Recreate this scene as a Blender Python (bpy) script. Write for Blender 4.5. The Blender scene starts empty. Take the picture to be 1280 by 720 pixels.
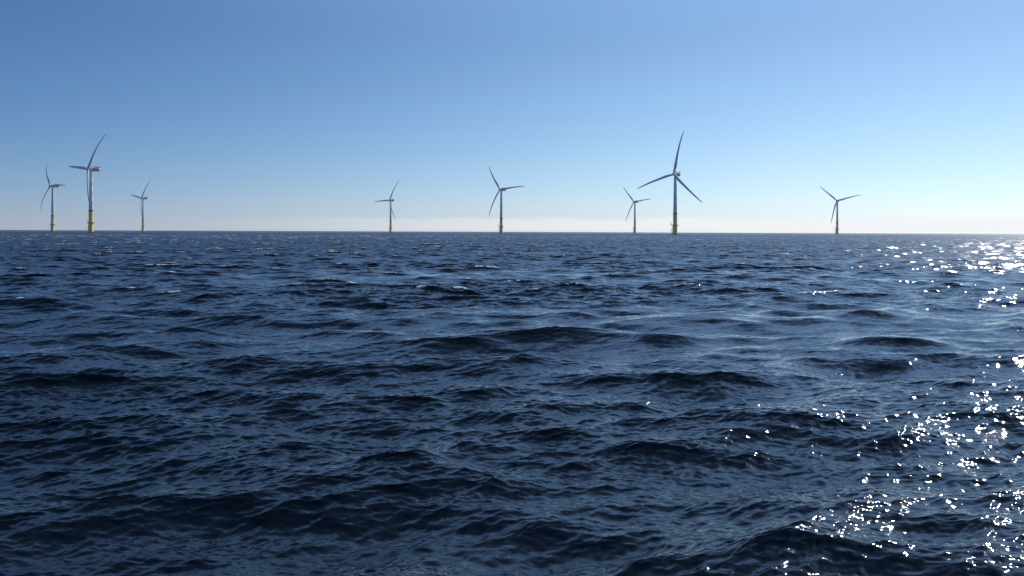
import bpy, bmesh, math
import numpy as np
from mathutils import Vector, Matrix

R = math.radians
scene = bpy.context.scene
C = scene.collection

# ------------------------------------------------------------------ camera
EYE = 4.0
cam_d = bpy.data.cameras.new('camera')
cam_d.sensor_width = 36.0
cam_d.lens = 28.125
cam_d.clip_start = 0.1
cam_d.clip_end = 120000.0
cam = bpy.data.objects.new('camera', cam_d)
C.objects.link(cam)
PITCH = 0.0
cam_d.shift_y = -70.5 / 1280.0      # the picture is a crop: verticals stay upright
ROLL = R(0.224)
fw = Vector((0, math.cos(PITCH), -math.sin(PITCH)))
up = Vector((0, math.sin(PITCH), math.cos(PITCH)))
rt = Vector((1, 0, 0))
r2 = rt * math.cos(ROLL) + up * math.sin(ROLL)
u2 = -rt * math.sin(ROLL) + up * math.cos(ROLL)
mw = Matrix((r2, u2, -fw)).transposed().to_4x4()
mw.translation = Vector((0, 0, EYE))
cam.matrix_world = mw
scene.camera = cam

# ------------------------------------------------------------------ sky and sun
SUN_AZ = R(44.5)        # clockwise from the viewing direction (+Y)
SUN_EL = R(29.0)
SKY_STRENGTH = 0.10
SUN_STRENGTH = 3.6
world = bpy.data.worlds.new('World')
scene.world = world
world.use_nodes = True
nt = world.node_tree
for n in list(nt.nodes):
    nt.nodes.remove(n)


def N(tree, kind, **kw):
    n = tree.nodes.new(kind)
    for k, v in kw.items():
        setattr(n, k, v)
    return n


def math_node(tree, op, a, b=None, clamp=False):
    n = tree.nodes.new('ShaderNodeMath')
    n.operation = op
    n.use_clamp = clamp
    for i, v in enumerate((a, b)):
        if v is None:
            continue
        if isinstance(v, (int, float)):
            n.inputs[i].default_value = v
        else:
            tree.links.new(v, n.inputs[i])
    return n.outputs[0]


def map_range(tree, v, a, b, c, d, smooth=True):
    n = tree.nodes.new('ShaderNodeMapRange')
    n.interpolation_type = 'SMOOTHSTEP' if smooth else 'LINEAR'
    tree.links.new(v, n.inputs[0])
    for i, x in enumerate((a, b, c, d)):
        n.inputs[i + 1].default_value = x
    return n.outputs[0]


def mix_rgb(tree, fac, a, b, mode='MIX'):
    n = tree.nodes.new('ShaderNodeMix')
    n.data_type = 'RGBA'
    n.blend_type = mode
    for i, v in ((0, fac), (6, a), (7, b)):
        if isinstance(v, (int, float)):
            n.inputs[i].default_value = v
        elif isinstance(v, tuple):
            n.inputs[i].default_value = v
        else:
            tree.links.new(v, n.inputs[i])
    return n.outputs[2]


out = N(nt, 'ShaderNodeOutputWorld')
bg = N(nt, 'ShaderNodeBackground')
bg.inputs['Strength'].default_value = SKY_STRENGTH
sky = N(nt, 'ShaderNodeTexSky', sky_type='NISHITA', sun_disc=False)
sky.sun_elevation = SUN_EL
sky.sun_rotation = SUN_AZ
sky.altitude = 0.0
sky.air_density = 1.0
sky.dust_density = 0.0
sky.ozone_density = 4.0
# clear winter air: the sky deepens away from the sun and turns to pale lilac haze low down
tc = N(nt, 'ShaderNodeTexCoord')
sep = N(nt, 'ShaderNodeSeparateXYZ')
nt.links.new(tc.outputs['Generated'], sep.inputs[0])
dot = N(nt, 'ShaderNodeVectorMath', operation='DOT_PRODUCT')
nt.links.new(tc.outputs['Generated'], dot.inputs[0])
dot.inputs[1].default_value = (math.sin(SUN_AZ) * math.cos(SUN_EL), math.cos(SUN_AZ) * math.cos(SUN_EL), math.sin(SUN_EL))
sunward = math_node(nt, 'MAXIMUM', dot.outputs['Value'], 0.15)
low = math_node(nt, 'EXPONENT', math_node(nt, 'MULTIPLY', math_node(nt, 'MAXIMUM', sep.outputs[2], 0.0), -1.0 / 0.07))
both = math_node(nt, 'MULTIPLY', sunward, low)
tint = N(nt, 'ShaderNodeCombineXYZ')
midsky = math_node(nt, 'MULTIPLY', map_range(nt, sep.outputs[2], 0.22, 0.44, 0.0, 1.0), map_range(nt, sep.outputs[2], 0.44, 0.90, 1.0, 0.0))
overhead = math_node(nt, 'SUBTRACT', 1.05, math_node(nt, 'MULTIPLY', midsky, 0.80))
gain = math_node(nt, 'MULTIPLY', midsky, 0.62)  # added brightness, mostly above the frame, so the near water reflects more light
for i, (a, b, c, d) in enumerate(((-1.17, 1.23, 0.50, -0.57), (-0.75, 0.74, 0.28, -0.23), (-0.32, 0.27, 0.42, -0.11))):
    v = math_node(nt, 'ADD', math_node(nt, 'MULTIPLY', sunward, b), a)
    v = math_node(nt, 'ADD', v, math_node(nt, 'MULTIPLY', low, c))
    v = math_node(nt, 'ADD', v, math_node(nt, 'MULTIPLY', both, d))
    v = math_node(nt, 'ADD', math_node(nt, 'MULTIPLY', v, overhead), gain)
    nt.links.new(math_node(nt, 'EXPONENT', v), tint.inputs[i])
clear = mix_rgb(nt, 1.0, sky.outputs[0], tint.outputs[0], 'MULTIPLY')
# low bank of sunlit cloud far beyond the horizon, strongest towards the sun
az = math_node(nt, 'ARCTAN2', sep.outputs[0], sep.outputs[1])
comb = N(nt, 'ShaderNodeCombineXYZ')
nt.links.new(math_node(nt, 'MULTIPLY', az, 9.0), comb.inputs[0])
nt.links.new(math_node(nt, 'MULTIPLY', sep.outputs[2], 160.0), comb.inputs[1])
cn = N(nt, 'ShaderNodeTexNoise')
cn.inputs['Scale'].default_value = 1.3
cn.inputs['Detail'].default_value = 6.0
cn.inputs['Roughness'].default_value = 0.55
nt.links.new(comb.outputs[0], cn.inputs['Vector'])
wob = math_node(nt, 'MULTIPLY', math_node(nt, 'SUBTRACT', cn.outputs[0], 0.5), 0.014)
elev = math_node(nt, 'ADD', sep.outputs[2], wob)
topf = map_range(nt, elev, 0.0125, 0.0195, 1.0, 0.0)
lowf = map_range(nt, sep.outputs[2], 0.0012, 0.0030, 0.35, 1.0)
azf = map_range(nt, az, -0.45, 0.35, 0.0, 1.0)
band = math_node(nt, 'MULTIPLY', math_node(nt, 'MULTIPLY', topf, lowf), azf)
band = math_node(nt, 'MULTIPLY', band, 0.9)
col = mix_rgb(nt, band, clear, (9.3, 9.3, 8.9, 1))
nt.links.new(col, bg.inputs['Color'])
nt.links.new(bg.outputs[0], out.inputs['Surface'])

sun_d = bpy.data.lights.new('sun', 'SUN')
sun_d.energy = SUN_STRENGTH
sun_d.angle = R(0.53)
sun_d.color = (1.0, 0.95, 0.87)
sun = bpy.data.objects.new('sun', sun_d)
C.objects.link(sun)
sdir = Vector((math.sin(SUN_AZ) * math.cos(SUN_EL), math.cos(SUN_AZ) * math.cos(SUN_EL), math.sin(SUN_EL)))
sun.rotation_euler = sdir.to_track_quat('Z', 'Y').to_euler()

vs = scene.view_settings
vs.view_transform = 'Standard'
vs.look = 'None'
vs.exposure = 0.13
vs.gamma = 1.0

# ------------------------------------------------------------------ sea
rng = np.random.default_rng(11)
WAVE_AZ = R(-14.0)           # the way the wind sea runs, clockwise from the viewing direction
HS_PEAK_L = 7.0              # dominant wavelength in metres
CHOP = 1.22


def spectrum(k, kx, ky):
    kp = 2 * math.pi / HS_PEAK_L
    kk = np.maximum(k, 1e-6)
    s = 0.0210 * kk ** -4.0 * np.exp(-1.25 * (kp / kk) ** 2)
    s *= 1.0 + 2.6 * np.exp(-((kk - kp) / (0.40 * kp)) ** 2)
    s *= 1.0 - 0.60 * np.exp(-(np.log(kk / 10.0) / 0.85) ** 2)
    s *= 1.0 + 0.7 * np.exp(-(np.log(kk / 2.2) / 0.6) ** 2)
    s *= (1.0 + 0.7 / (1.0 + (6.0 / kk) ** 3)) / (1.0 + (kk / 55.0) ** 1.2)
    dx, dy = math.sin(WAVE_AZ), math.cos(WAVE_AZ)
    c = (kx * dx + ky * dy) / kk
    p = np.clip(6.0 - 0.55 * np.log2(np.maximum(kk / kp, 1)), 2.4, 6.0)
    d = np.where(c > 0, np.abs(c) ** p, 0.0) + 0.06 * np.abs(c)
    return s * d * 1.05


def tile(L, n, bands):
    """height and horizontal displacement fields of each wavelength band on an n x n periodic tile"""
    f = np.fft.fftfreq(n, 1.0 / n) * (2 * math.pi / L)
    kx, ky = np.meshgrid(f, f, indexing='ij')
    k = np.hypot(kx, ky)
    k[0, 0] = 1.0
    s = spectrum(k, kx, ky)
    s[0, 0] = 0.0
    dk = (2 * math.pi / L) ** 2
    g = (rng.standard_normal((n, n)) + 1j * rng.standard_normal((n, n)))
    a = g * np.sqrt(s * dk) * 0.5 * n * n
    res = []
    for lo, hi in bands:
        m = (k > 2 * math.pi / hi) & (k <= 2 * math.pi / lo)
        b = np.where(m, a, 0)
        h = np.fft.ifft2(b).real * math.sqrt(2)
        # displacement from the same (analytic) spectrum
        dxs = np.fft.ifft2(b * 1j * kx / k).real * math.sqrt(2)
        dys = np.fft.ifft2(b * 1j * ky / k).real * math.sqrt(2)
        mss = float((np.abs(b) ** 2 * k * k).sum() / n ** 4)
        res.append((lo, h.astype(np.float32), dxs.astype(np.float32), dys.astype(np.float32), mss))
    return res


def sample(f, u, v):
    n = f.shape[0]
    fu = np.floor(u)
    fv = np.floor(v)
    a = (u - fu).astype(np.float32)
    b = (v - fv).astype(np.float32)
    i = fu.astype(np.int64) % n
    j = fv.astype(np.int64) % n
    i1 = (i + 1) % n
    j1 = (j + 1) % n
    return (f[i, j] * (1 - a) * (1 - b) + f[i1, j] * a * (1 - b) + f[i, j1] * (1 - a) * b + f[i1, j1] * a * b)


# rings get wider with distance, spokes are densest in the wide sector that is looked at
rs = [1.2]
while rs[-1] < 11000.0:
    r = rs[-1]
    st = max(0.0016 * r if r < 40 else 0.0012 * r, 0.022)
    if r > 1200:
        st = r * min(0.03, 0.0012 * (r / 1200.0) ** 2)
    rs.append(r + st)
rs = np.array(rs)
fine = np.arange(-40.0, 40.0001, 0.085)
coarse = np.arange(44.0, 317.0, 2.5)
th = np.radians(np.concatenate([fine, coarse]))
nr, na = len(rs), len(th)
rr, tt = np.meshgrid(rs, th, indexing='ij')
X = (rr * np.sin(tt)).ravel()
Y = (rr * np.cos(tt)).ravel()
dr = np.gradient(rs)
da = np.gradient(np.concatenate([th, [th[0] + 2 * math.pi]]))[:-1]
sp = np.maximum(dr[:, None] * np.ones(na), 0.75 * rs[:, None] * da[None, :]).ravel()
sp_fine = np.maximum(dr[:, None] * np.ones(na), rs[:, None] * 0.75 * R(0.085) * np.ones(na)).ravel()
Z = np.zeros_like(X)
DX = np.zeros_like(X)
DY = np.zeros_like(X)
UN = np.full_like(X, 0.0)
FX = X.copy()
FY = Y.copy()
LA, LB = 211.0, 23.7
TA = tile(LA, 2048, [(12.8, 60.0), (6.4, 12.8), (3.2, 6.4), (1.6, 3.2), (0.8, 1.6)])
TB = tile(LB, 2048, [(0.4, 0.8), (0.2, 0.4), (0.1, 0.2), (0.05, 0.1)])
total = 0.0
# slow patches of gustier and calmer water modulate the ripples
gust = tile(LA, 256, [(20.0, 210.0)])[0][1]
gust = gust / gust.std()
gp = sample(gust, X / 97.0 * 256 / 4 + 31, Y / 97.0 * 256 / 4)
gust_f = np.clip(1.0 + 0.36 * gp, 0.45, 1.6)
for T, L, ang in ((TA, LA, 0.0), (TB, LB, R(17.0))):
    ca, sa = math.cos(ang), math.sin(ang)
    U = (X * ca + Y * sa) / L * 2048
    V = (-X * sa + Y * ca) / L * 2048
    for lo, h, dx, dy, mss in T:
        w = np.clip((lo * 1.4 / sp - 1.2) / 1.6, 0, 1)
        wf = np.clip((lo * 1.4 / sp_fine - 1.2) / 1.6, 0, 1)
        g = gust_f if lo < 1.0 else 1.0
        UN += (1 - wf * wf) * mss
        total += mss
        idx = np.nonzero(w > 0)[0]
        u, v = U[idx], V[idx]
        gg = g[idx] if lo < 1.0 else 1.0
        ww = w[idx] * gg
        Z[idx] += ww * sample(h, u, v)
        ax = sample(dx, u, v)
        ay = sample(dy, u, v)
        c = CHOP if lo >= 0.4 else 0.5
        if lo >= 1.6:
            FX[idx] += 1.1 * (ax * ca - ay * sa)
            FY[idx] += 1.1 * (ax * sa + ay * ca)
        DX[idx] += c * ww * (ax * ca - ay * sa)
        DY[idx] += c * ww * (ax * sa + ay * ca)
for q in (12, 25, 50, 100, 200, 500, 1500):
    print('at', q, 'm: sp', sp[np.argmin(np.abs(rr.ravel() - q) + 1e3*(np.abs(tt.ravel())>.1))], 'un', UN[np.argmin(np.abs(rr.ravel() - q) + 1e3*(np.abs(tt.ravel())>.1))])
print('sea: verts', X.size, 'Hs', 4 * Z[sp < 0.5].std(), 'mss', total)
PX, PY = X + DX, Y + DY
# folding of the surface (where crests pinch together): white water there
G = lambda a: a.reshape(nr, na)
gx_r = np.gradient(G(FX), axis=0)
gy_r = np.gradient(G(FY), axis=0)
gx_t = np.gradient(G(FX), axis=1)
gy_t = np.gradient(G(FY), axis=1)
x0r = np.gradient(G(X), axis=0)
y0r = np.gradient(G(Y), axis=0)
x0t = np.gradient(G(X), axis=1)
y0t = np.gradient(G(Y), axis=1)
jac = ((gx_r * gy_t - gx_t * gy_r) / (x0r * y0t - x0t * y0r)).ravel()
# white water only on the few crests that fold most, judged within each distance range
score = jac - 0.22 * Z
rad = rr.ravel()
foamv = np.zeros_like(score)
edges = [18, 30, 50, 80, 120, 180, 260, 380, 550, 800]
for q, (e0, e1) in enumerate(zip(edges, edges[1:])):
    sel = (rad >= e0) & (rad < e1)
    p1, p0 = np.percentile(score[sel], (0.01, 0.05) if q < 2 else (0.22, 1.1))
    foamv[sel] = np.clip((p0 - score[sel]) / (p0 - p1), 0, 1)
verts = np.stack([PX, PY, Z], 1).astype(np.float32)
ii, jj = np.meshgrid(np.arange(nr - 1), np.arange(na), indexing='ij')
j2 = (jj + 1) % na
quads = np.stack([ii * na + jj, ii * na + j2, (ii + 1) * na + j2, (ii + 1) * na + jj], -1).reshape(-1, 4)
quads = quads[:, ::-1]
me = bpy.data.meshes.new('sea')
me.vertices.add(len(verts))
me.vertices.foreach_set('co', verts.ravel())
me.loops.add(quads.size)
me.loops.foreach_set('vertex_index', quads.ravel().astype(np.int32))
me.polygons.add(len(quads))
me.polygons.foreach_set('loop_start', (np.arange(len(quads)) * 4).astype(np.int32))
me.polygons.foreach_set('loop_total', np.full(len(quads), 4, np.int32))
me.update(calc_edges=True)
me.shade_smooth()
at = me.attributes.new('unresolved', 'FLOAT', 'POINT')
at.data.foreach_set('value', np.sqrt(np.clip(UN * 0.5, 0, 1)).astype(np.float32))
at = me.attributes.new('folding', 'FLOAT', 'POINT')
at.data.foreach_set('value', foamv.astype(np.float32))
print('jac percentiles', np.percentile(jac[(rr.ravel() > 20) & (rr.ravel() < 200)], [0.1, 1, 5, 50]), 'un', np.sqrt(UN.max() / 2))
sea = bpy.data.objects.new('sea', me)
sea['kind'] = 'structure'
C.objects.link(sea)

m = bpy.data.materials.new('sea_water')
m.use_nodes = True
t = m.node_tree
pb = t.nodes['Principled BSDF']
pb.inputs['Base Color'].default_value = (0.003, 0.006, 0.009, 1)
pb.inputs['IOR'].default_value = 1.36
pb.inputs['Roughness'].default_value = 0.06
geo = N(t, 'ShaderNodeNewGeometry')
aun = N(t, 'ShaderNodeAttribute', attribute_name='unresolved')
afo = N(t, 'ShaderNodeAttribute', attribute_name='folding')


def slope_noise(scale, amount, detail, stretch=1.0):
    mp = N(t, 'ShaderNodeMapping')
    t.links.new(geo.outputs['Position'], mp.inputs['Vector'])
    mp.inputs['Rotation'].default_value = (0, 0, WAVE_AZ)
    mp.inputs['Scale'].default_value = (1.0 / stretch, 1, 0.3)
    nz = N(t, 'ShaderNodeTexNoise')
    nz.inputs['Scale'].default_value = scale
    nz.inputs['Detail'].default_value = detail
    nz.inputs['Roughness'].default_value = 0.6
    t.links.new(mp.outputs[0], nz.inputs['Vector'])
    sb = N(t, 'ShaderNodeVectorMath', operation='SUBTRACT')
    t.links.new(nz.outputs['Color'], sb.inputs[0])
    sb.inputs[1].default_value = (0.5, 0.5, 0.5)
    ml = N(t, 'ShaderNodeVectorMath', operation='MULTIPLY')
    t.links.new(sb.outputs[0], ml.inputs[0])
    cb = N(t, 'ShaderNodeCombineXYZ')
    for i in (0, 1):
        if isinstance(amount, float):
            cb.inputs[i].default_value = amount
        else:
            t.links.new(amount, cb.inputs[i])
    t.links.new(cb.outputs[0], ml.inputs[1])
    return ml.outputs[0]


# detail below the mesh size, as slopes
coarse_n = slope_noise(2.3, math_node(t, 'MINIMUM', math_node(t, 'MULTIPLY', aun.outputs['Fac'], 4.5), 0.30), 3.0, 2.0)
# wavelets finer than the mesh act as a rougher surface (variance of their slopes)
var = math_node(t, 'MULTIPLY', math_node(t, 'MULTIPLY', aun.outputs['Fac'], aun.outputs['Fac']), 0.55)
alpha = math_node(t, 'SQRT', math_node(t, 'ADD', math_node(t, 'MAXIMUM', math_node(t, 'SUBTRACT', var, 0.006), 0.0), 0.00002))
t.links.new(math_node(t, 'SQRT', alpha), pb.inputs['Roughness'])
fine_n = slope_noise(13.0, 0.42, 5.0, 3.0)
ad = N(t, 'ShaderNodeVectorMath', operation='ADD')
t.links.new(geo.outputs['Normal'], ad.inputs[0])
t.links.new(coarse_n, ad.inputs[1])
ad2 = N(t, 'ShaderNodeVectorMath', operation='ADD')
t.links.new(ad.outputs[0], ad2.inputs[0])
t.links.new(fine_n, ad2.inputs[1])
nm = N(t, 'ShaderNodeVectorMath', operation='NORMALIZE')
t.links.new(ad2.outputs[0], nm.inputs[0])
t.links.new(nm.outputs[0], pb.inputs['Normal'])
# foam
fo = map_range(t, afo.outputs['Fac'], 0.0, 0.8, 0.0, 1.0)
fn = N(t, 'ShaderNodeTexNoise')
fn.inputs['Scale'].default_value = 2.6
fn.inputs['Detail'].default_value = 5.0
t.links.new(geo.outputs['Position'], fn.inputs['Vector'])
fnm = map_range(t, fn.outputs[0], 0.40, 0.50, 0.0, 1.0)
foam = math_node(t, 'MULTIPLY', fo, fnm)
fb = N(t, 'ShaderNodeBsdfDiffuse')
fb.inputs['Color'].default_value = (0.80, 0.82, 0.84, 1)
ms = N(t, 'ShaderNodeMixShader')
t.links.new(foam, ms.inputs[0])
t.links.new(pb.outputs[0], ms.inputs[1])
t.links.new(fb.outputs[0], ms.inputs[2])
t.links.new(ms.outputs[0], t.nodes['Material Output'].inputs['Surface'])
me.materials.append(m)


# ------------------------------------------------------------------ turbine materials
def paint(name, c, rough=0.45, grime=0.12, scale=0.35, metallic=0.0, streak=True):
    m = bpy.data.materials.new(name)
    m.use_nodes = True
    t = m.node_tree
    p = t.nodes['Principled BSDF']
    tcn = N(t, 'ShaderNodeTexCoord')
    mp = N(t, 'ShaderNodeMapping')
    mp.inputs['Scale'].default_value = (1, 1, 0.12 if streak else 1)
    t.links.new(tcn.outputs['Object'], mp.inputs[0])
    nz = N(t, 'ShaderNodeTexNoise')
    nz.inputs['Scale'].default_value = scale * 4
    nz.inputs['Detail'].default_value = 6
    t.links.new(mp.outputs[0], nz.inputs['Vector'])
    f = map_range(t, nz.outputs[0], 0.4, 0.72, 0.0, grime * 3)
    dark = tuple(x * 0.55 for x in c[:3]) + (1,)
    t.links.new(mix_rgb(t, f, tuple(c) + (1,), dark), p.inputs['Base Color'])
    p.inputs['Roughness'].default_value = rough
    p.inputs['Metallic'].default_value = metallic
    return m


WHITE = paint('white_grey_paint', (0.60, 0.62, 0.64), 0.45, 0.03, 0.1)
BLADEM = paint('blade_gelcoat', (0.50, 0.52, 0.55), 0.45, 0.02, 0.1)
YELLOW = paint('yellow_marine_paint', (0.78, 0.53, 0.14), 0.5, 0.08, 0.2)
RED = paint('red_paint', (0.26, 0.045, 0.045), 0.55)
RUST = paint('red_brown_coating', (0.22, 0.045, 0.03), 0.6, 0.2)
STEEL = paint('galvanised_steel', (0.30, 0.31, 0.32), 0.5, 0.15, metallic=0.4)
DARK = paint('black_rubber', (0.03, 0.03, 0.03), 0.7)
GROWTH = paint('marine_growth', (0.05, 0.06, 0.03), 0.9, 0.3)


# ------------------------------------------------------------------ mesh helpers
def obj(name, bm, mat, parent=None, smooth=None):
    bmesh.ops.recalc_face_normals(bm, faces=bm.faces)
    me = bpy.data.meshes.new(name)
    bm.to_mesh(me)
    bm.free()
    me.materials.append(mat)
    if smooth:
        me.shade_smooth()
        me.set_sharp_from_angle(angle=R(smooth))
    o = bpy.data.objects.new(name, me)
    C.objects.link(o)
    o.parent = parent
    return o


def lathe(bm, prof, seg=40, ctr=(0, 0), cap=True):
    rings = []
    for r, z in prof:
        rings.append([bm.verts.new((ctr[0] + r * math.cos(2 * math.pi * i / seg),
                                    ctr[1] + r * math.sin(2 * math.pi * i / seg), z)) for i in range(seg)])
    for a, b in zip(rings, rings[1:]):
        for i in range(seg):
            bm.faces.new((a[i], a[(i + 1) % seg], b[(i + 1) % seg], b[i]))
    if cap:
        bm.faces.new(rings[0])
        bm.faces.new(rings[-1])


def tube(bm, a, b, r, seg=10, r2=None):
    a, b = Vector(a), Vector(b)
    d = (b - a).normalized()
    s = d.orthogonal().normalized()
    q = d.cross(s)
    r2 = r if r2 is None else r2
    A = [bm.verts.new(a + (s * math.cos(2 * math.pi * i / seg) + q * math.sin(2 * math.pi * i / seg)) * r) for i in range(seg)]
    B = [bm.verts.new(b + (s * math.cos(2 * math.pi * i / seg) + q * math.sin(2 * math.pi * i / seg)) * r2) for i in range(seg)]
    for i in range(seg):
        bm.faces.new((A[i], A[(i + 1) % seg], B[(i + 1) % seg], B[i]))
    bm.faces.new(A)
    bm.faces.new(B)


def box(bm, x0, x1, y0, y1, z0, z1, bev=0.0):
    vs_ = [bm.verts.new((x, y, z)) for z in (z0, z1) for x, y in ((x0, y0), (x1, y0), (x1, y1), (x0, y1))]
    fs = [(0, 1, 2, 3), (4, 5, 6, 7), (0, 1, 5, 4), (1, 2, 6, 5), (2, 3, 7, 6), (3, 0, 4, 7)]
    faces = [bm.faces.new([vs_[i] for i in f]) for f in fs]
    if bev:
        edges = list({e for f in faces for e in f.edges})
        bmesh.ops.bevel(bm, geom=edges, offset=bev, segments=3, affect='EDGES')


def rail_ring(bm, r, z, n, h=1.15, seg=48):
    for zz in (z + h, z + h * 0.55):
        for i in range(seg):
            a, b = 2 * math.pi * i / seg, 2 * math.pi * (i + 1) / seg
            tube(bm, (r * math.cos(a), r * math.sin(a), zz), (r * math.cos(b), r * math.sin(b), zz), 0.05, 5)
    for i in range(n):
        a = 2 * math.pi * i / n
        tube(bm, (r * math.cos(a), r * math.sin(a), z), (r * math.cos(a), r * math.sin(a), z + h), 0.06, 5)


HUB_Z = 104.0
OVER = 5.4           # rotor centre ahead of the tower axis
TILT = R(6)
AX = Vector((0, -math.cos(TILT), math.sin(TILT)))   # local upwind shaft axis
Vv = Vector((-1, 0, 0))
Uu = Vector((0, math.sin(TILT), math.cos(TILT)))
HUBP = Vector((0, -OVER, HUB_Z))


def blade_bm(phi, Rb, defl, curve):
    """one blade: round root, widest at a fifth of its length, slender tip; cone forward and bent back by the wind"""
    f = R(phi)
    span = Uu * math.cos(f) + Vv * math.sin(f)
    chord_dir = (-Uu * math.sin(f) + Vv * math.cos(f))
    cone = 9.5
    bm = bmesh.new()
    rings = []
    ns, nc = 44, 18
    for s in range(ns + 1):
        q = s / ns
        q = q ** 1.05
        dist = 1.2 + (Rb - 1.2) * q
        x = dist / Rb
        off = cone * x - (defl + cone) * x ** 2.7
        sweep = curve * (x ** 2 - x)
        c = HUBP + span * dist + AX * off + chord_dir * sweep
        keys = [(0, 3.3), (0.04, 3.3), (0.12, 4.4), (0.2, 5.0), (0.35, 4.1), (0.6, 3.1), (0.85, 2.2), (0.96, 1.5), (1.0, 0.3)]
        ch = np.interp(x, [k[0] for k in keys], [k[1] for k in keys])
        th_ = np.interp(x, [0, .04, .12, .2, .35, .6, 1], [1, 1, .62, .4, .29, .22, .17])
        tw = R(np.interp(x, [0, .1, .25, .5, 1], [16, 15, 9, 4, 0]))
        e1 = chord_dir * math.cos(tw) + AX * math.sin(tw)
        e2 = -chord_dir * math.sin(tw) + AX * math.cos(tw)
        ring = []
        for k in range(nc):
            a = 2 * math.pi * k / nc
            px = math.cos(a)
            sharp = 1 - min(1, max(0, (x - 0.04) / 0.12))
            taper = sharp + (1 - sharp) * (0.55 + 0.45 * px)
            ring.append(bm.verts.new(c + e1 * (ch * (0.5 * px - 0.15 * (1 - sharp))) + e2 * (ch * th_ * 0.5 * math.sin(a) * max(taper, 0.12))))
        rings.append(ring)
    for a, b in zip(rings, rings[1:]):
        for i in range(nc):
            bm.faces.new((a[i], a[(i + 1) % nc], b[(i + 1) % nc], b[i]))
    bm.faces.new(rings[0])
    bm.faces.new(rings[-1])
    return bm


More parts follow.
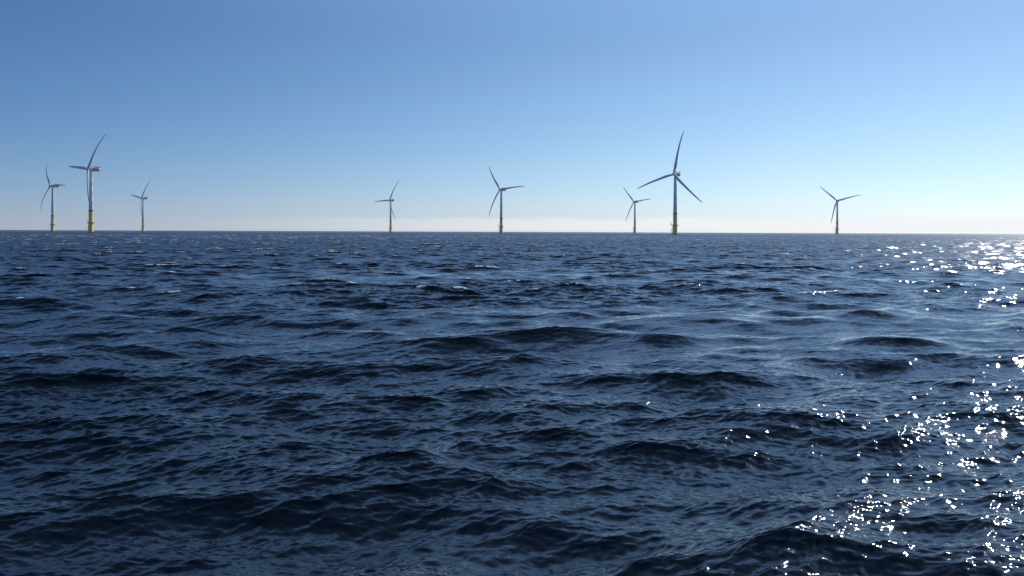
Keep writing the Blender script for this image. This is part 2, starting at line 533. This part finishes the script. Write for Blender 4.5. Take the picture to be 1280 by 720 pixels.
def build_fixed():
    """everything but the rotor: part name -> (mesh, {sub-part name: mesh})"""
    root = bpy.data.objects.new('wind_turbine', None)
    C.objects.link(root)
    root.empty_display_size = 10
    # foundation: monopile and yellow transition piece
    bm = bmesh.new()
    lathe(bm, [(3.85, -8), (3.85, 5.5), (3.7, 6.0), (3.7, 15.6), (3.45, 17.0), (3.40, 34.6), (3.40, 34.7)], 56)
    f = obj('transition_piece', bm, YELLOW, root, 30)
    bm = bmesh.new()
    lathe(bm, [(3.87, -8), (3.87, 1.2)], 56, cap=False)
    obj('splash_zone', bm, GROWTH, f, 30)
    bm = bmesh.new()
    lathe(bm, [(3.55, 34.75), (3.62, 34.9), (3.62, 36.6), (3.5, 36.9)], 56)
    obj('flange_band', bm, RUST, root, 30)
    # access platform
    bm = bmesh.new()
    lathe(bm, [(3.6, 15.9), (6.3, 16.25), (6.3, 16.6), (3.6, 16.6)], 48, cap=False)
    box(bm, -9.2, -5.9, -2.3, 2.3, 16.25, 16.6)
    pl = obj('platform', bm, STEEL, root, 30)
    bm = bmesh.new()
    rail_ring(bm, 6.2, 16.6, 20)
    for y in (-2.2, 2.2):
        for zz in (17.2, 17.75):
            tube(bm, (-6, y, zz), (-9.1, y, zz), 0.05, 5)
    for y in (-2.2, -0.7, 0.7, 2.2):
        tube(bm, (-9.1, y, 16.6), (-9.1, y, 17.8), 0.06, 5)
    for zz in (17.2, 17.75):
        tube(bm, (-9.1, -2.2, zz), (-9.1, 2.2, zz), 0.05, 5)
    obj('railing', bm, YELLOW, pl)
    for k in range(10):
        bm = bmesh.new()
        a = 2 * math.pi * k / 10
        tube(bm, (3.6 * math.cos(a), 3.6 * math.sin(a), 13.4), (6.0 * math.cos(a), 6.0 * math.sin(a), 16.2), 0.14, 6)
        obj('bracket', bm, YELLOW, pl)
    # davit crane
    bm = bmesh.new()
    tube(bm, (-8.0, 1.2, 16.6), (-8.0, 1.2, 19.6), 0.38, 12, 0.3)
    tube(bm, (-8.0, 1.2, 19.4), (-9.6, 0.7, 22.6), 0.28, 10, 0.16)
    tube(bm, (-8.0, 1.2, 19.4), (-7.2, 1.4, 20.4), 0.3, 8)
    cr = obj('davit_crane', bm, YELLOW, root, 40)
    bm = bmesh.new()
    tube(bm, (-9.6, 0.7, 22.6), (-9.6, 0.7, 18.9), 0.05, 6)
    tube(bm, (-9.6, 0.7, 18.9), (-9.6, 0.7, 18.5), 0.16, 8)
    obj('hook_line', bm, DARK, cr)
    # boat landing: two fender tubes, ladder between
    bm = bmesh.new()
    for y in (-1.5, 1.5):
        tube(bm, (-6.0, y, -5), (-6.0, y, 10.6), 0.32, 12)
        tube(bm, (-6.0, y, 10.6), (-3.6, y * 0.9, 12.2), 0.28, 12)
        for z in (0.8, 4.5, 8.2):
            tube(bm, (-6.0, y, z), (-3.5, y * 0.8, z + 0.4), 0.24, 8)
    bl = obj('boat_landing', bm, YELLOW, root, 40)
    bm = bmesh.new()
    for y in (-0.35, 0.35):
        tube(bm, (-5.0, y, -3), (-5.0, y, 17.4), 0.07, 6)
    z = -2.5
    while z < 16.4:
        tube(bm, (-5.0, -0.35, z), (-5.0, 0.35, z), 0.035, 5)
        z += 0.3
    obj('ladder', bm, STEEL, bl)
    # tower
    bm = bmesh.new()
    prof = [(3.30, 36.9)]
    for z in (52, 68, 84, 96):
        r = 3.30 - 1.05 * (z - 37) / 63
        prof += [(r, z), (r + 0.02, z + 0.05), (r + 0.02, z + 0.20), (r, z + 0.25)]
    prof += [(2.25, 99.6), (2.4, 99.9), (2.4, 100.4)]
    lathe(bm, prof, 56)
    tw = obj('tower', bm, WHITE, root, 30)
    # door stands in the transition piece above the platform
    bm = bmesh.new()
    box(bm, -3.62, -3.40, -0.55, 0.55, 16.75, 18.95, 0.05)
    obj('door', bm, STEEL, root, 30)
    # nacelle: rounded box behind the rotor
    bm = bmesh.new()
    secs = [(-3.2, 1.9, 1.8, 0.0), (-2.7, 2.6, 2.5, 0.0), (-1.0, 3.0, 3.0, 0.05), (3, 3.15, 3.15, 0.1), (9.5, 3.1, 3.15, 0.1), (12.2, 2.95, 3.0, 0.15), (12.7, 2.6, 2.7, 0.2)]
    rings = []
    seg = 40
    for y, hx, hz, zo in secs:
        ring = []
        for i in range(seg):
            a = 2 * math.pi * (i + .5) / seg
            ca, sa = math.cos(a), math.sin(a)
            e = 0.34
            ring.append(bm.verts.new((hx * math.copysign(abs(ca) ** e, ca), y, HUB_Z - 0.1 + zo + hz * math.copysign(abs(sa) ** e, sa))))
        rings.append(ring)
    for a, b in zip(rings, rings[1:]):
        for i in range(seg):
            bm.faces.new((a[i], a[(i + 1) % seg], b[(i + 1) % seg], b[i]))
    bm.faces.new(rings[0])
    bm.faces.new(rings[-1])
    na_ = obj('nacelle', bm, WHITE, root, 35)
    bm = bmesh.new()
    for sx in (-1, 1):
        x0, x1 = sorted((sx * 3.10, sx * 3.20))
        box(bm, x0, x1, 1.0, 11.9, HUB_Z - 1.9, HUB_Z + 1.9)
    box(bm, -2.4, 2.4, 12.66, 12.74, HUB_Z - 1.9, HUB_Z + 1.9)
    obj('red_stripe', bm, RED, na_)
    bm = bmesh.new()
    z0 = HUB_Z + 3.17
    box(bm, -2.9, 2.9, 5.2, 13.4, z0, z0 + 0.22)
    hd = obj('winching_deck', bm, STEEL, na_)
    bm = bmesh.new()
    z1 = z0 + 0.22
    for x in (-2.8, 2.8):
        for zz in (z1 + 0.55, z1 + 1.2):
            tube(bm, (x, 5.3, zz), (x, 13.3, zz), 0.08, 6)
        for k in range(7):
            y = 5.3 + 8.0 * k / 6
            tube(bm, (x, y, z1), (x, y, z1 + 1.2), 0.08, 6)
        box(bm, x - 0.04, x + 0.04, 5.35, 13.25, z1 + 0.08, z1 + 1.0)
    for y in (5.3, 13.3):
        for zz in (z1 + 0.55, z1 + 1.2):
            tube(bm, (-2.8, y, zz), (2.8, y, zz), 0.08, 6)
    obj('railing', bm, RED, hd)
    bm = bmesh.new()
    box(bm, -1.9, 1.9, 1.6, 3.6, z0 - 0.3, z0 + 1.5, 0.15)
    obj('cooler', bm, WHITE, na_, 35)
    bm = bmesh.new()
    tube(bm, (1.2, 12.9, z1), (1.2, 12.9, z1 + 3.2), 0.06, 6)
    tube(bm, (0.7, 12.9, z1 + 3.0), (1.7, 12.9, z1 + 3.0), 0.05, 6)
    obj('wind_mast', bm, STEEL, na_)
    # hub with its nose
    bm = bmesh.new()
    prof = [(2.2, -2.9), (2.5, -2.3), (2.6, -0.5), (2.55, 1.0), (2.2, 2.1), (1.5, 2.8), (0.7, 3.15), (0.05, 3.25)]
    lathe(bm, prof, 40)
    rot = AX.to_track_quat('Z', 'Y').to_matrix().to_4x4()
    bm.transform(Matrix.Translation(HUBP) @ rot)
    obj('hub', bm, WHITE, root, 40)
    return root


# hub position x, y ; yaw of the wind ; blades (angle, flex, length) ; sweep
TURBINES = [
    (-1048.8, 1816.7, 215, 68, [(35.6, 6.3), (147.6, 1.3), (269.6, 1.0)],
     'slender turbine with a yellow foot, farthest left, one blade swept down to the left'),
    (-696.9, 1313.6, 215, 72, [(83.8, 3.4), (202.5, -2.3), (322.3, 1.5)],
     'tall near turbine on the left, broad yellow foot, red striped nacelle seen side on'),
    (-1161.6, 2507.0, 215, 72, [(79.1, 3.2), (197.6, -1.3), (323.8, -0.1)],
     'small far turbine with thin yellow foot, just right of the tall yellow footed one'),
    (-398.3, 2597.4, 220, 76, [(92.8, 1.4), (211.7, -1.3), (331.3, 4.1)],
     'small far grey turbine standing alone left of centre, one blade level to the left'),
    (277.8, 1375.7, 220, 76, [(108.0, 1.8), (228.1, -0.0), (350.2, 2.8)],
     'largest turbine right of centre, one blade nearly upright, tower dark against the bright sky'),
    (-29.3, 1903.3, 220, 72, [(36.4, 2.8), (155.0, 2.5), (275.2, 4.2)],
     'mid sized turbine just left of the picture centre, one blade nearly level to the right'),
    (402.8, 2645.8, 225, 72, [(42.6, -0.0), (157.6, -1.7), (276.7, -2.1)],
     'small turbine close to the left of the largest one, blades like a slanted Y'),
    (1012.7, 2494.6, 215, 72, [(48.6, 1.7), (167.5, 3.0), (284.8, 4.9)],
     'far turbine on the right over the glittering water, two blades raised in a wide V'),
]
proto = build_fixed()


def copy_tree(o, parent=None):
    c = o.copy()
    C.objects.link(c)
    c.parent = parent
    for ch in o.children:
        copy_tree(ch, c)
    return c


roots = [proto] + [copy_tree(proto) for _ in TURBINES[1:]]
for root, (hx, hy, yaw, Rb, blades, label) in zip(roots, TURBINES):
    a = R(yaw)
    ax = Vector((math.sin(a), math.cos(a), 0))
    # local -Y is upwind
    root.rotation_euler = (0, 0, math.atan2(ax.x, -ax.y))
    p = Vector((hx, hy, 0)) - ax * OVER
    root.location = (p.x, p.y, 0)
    root['label'] = label
    root['category'] = 'wind turbine'
    root['group'] = 'offshore wind turbines on the horizon'
    for phi, d in blades:
        obj('blade', blade_bm(phi, Rb, d, 0.0), BLADEM, root, 40)

# ------------------------------------------------------------------ thin sea haze
bm = bmesh.new()
box(bm, -11600, 11600, -11600, 11600, -12, 215)
hz = bpy.data.materials.new('thin_sea_haze')
hz.use_nodes = True
ht = hz.node_tree
ht.nodes.remove(ht.nodes['Principled BSDF'])
pv = N(ht, 'ShaderNodeVolumePrincipled')
pv.inputs['Color'].default_value = (0.86, 0.91, 1.0, 1)
pv.inputs['Density'].default_value = 0.00003
pv.inputs['Anisotropy'].default_value = 0.3
ht.links.new(pv.outputs[0], ht.nodes['Material Output'].inputs['Volume'])
haze = obj('haze', bm, hz)
haze['kind'] = 'stuff'
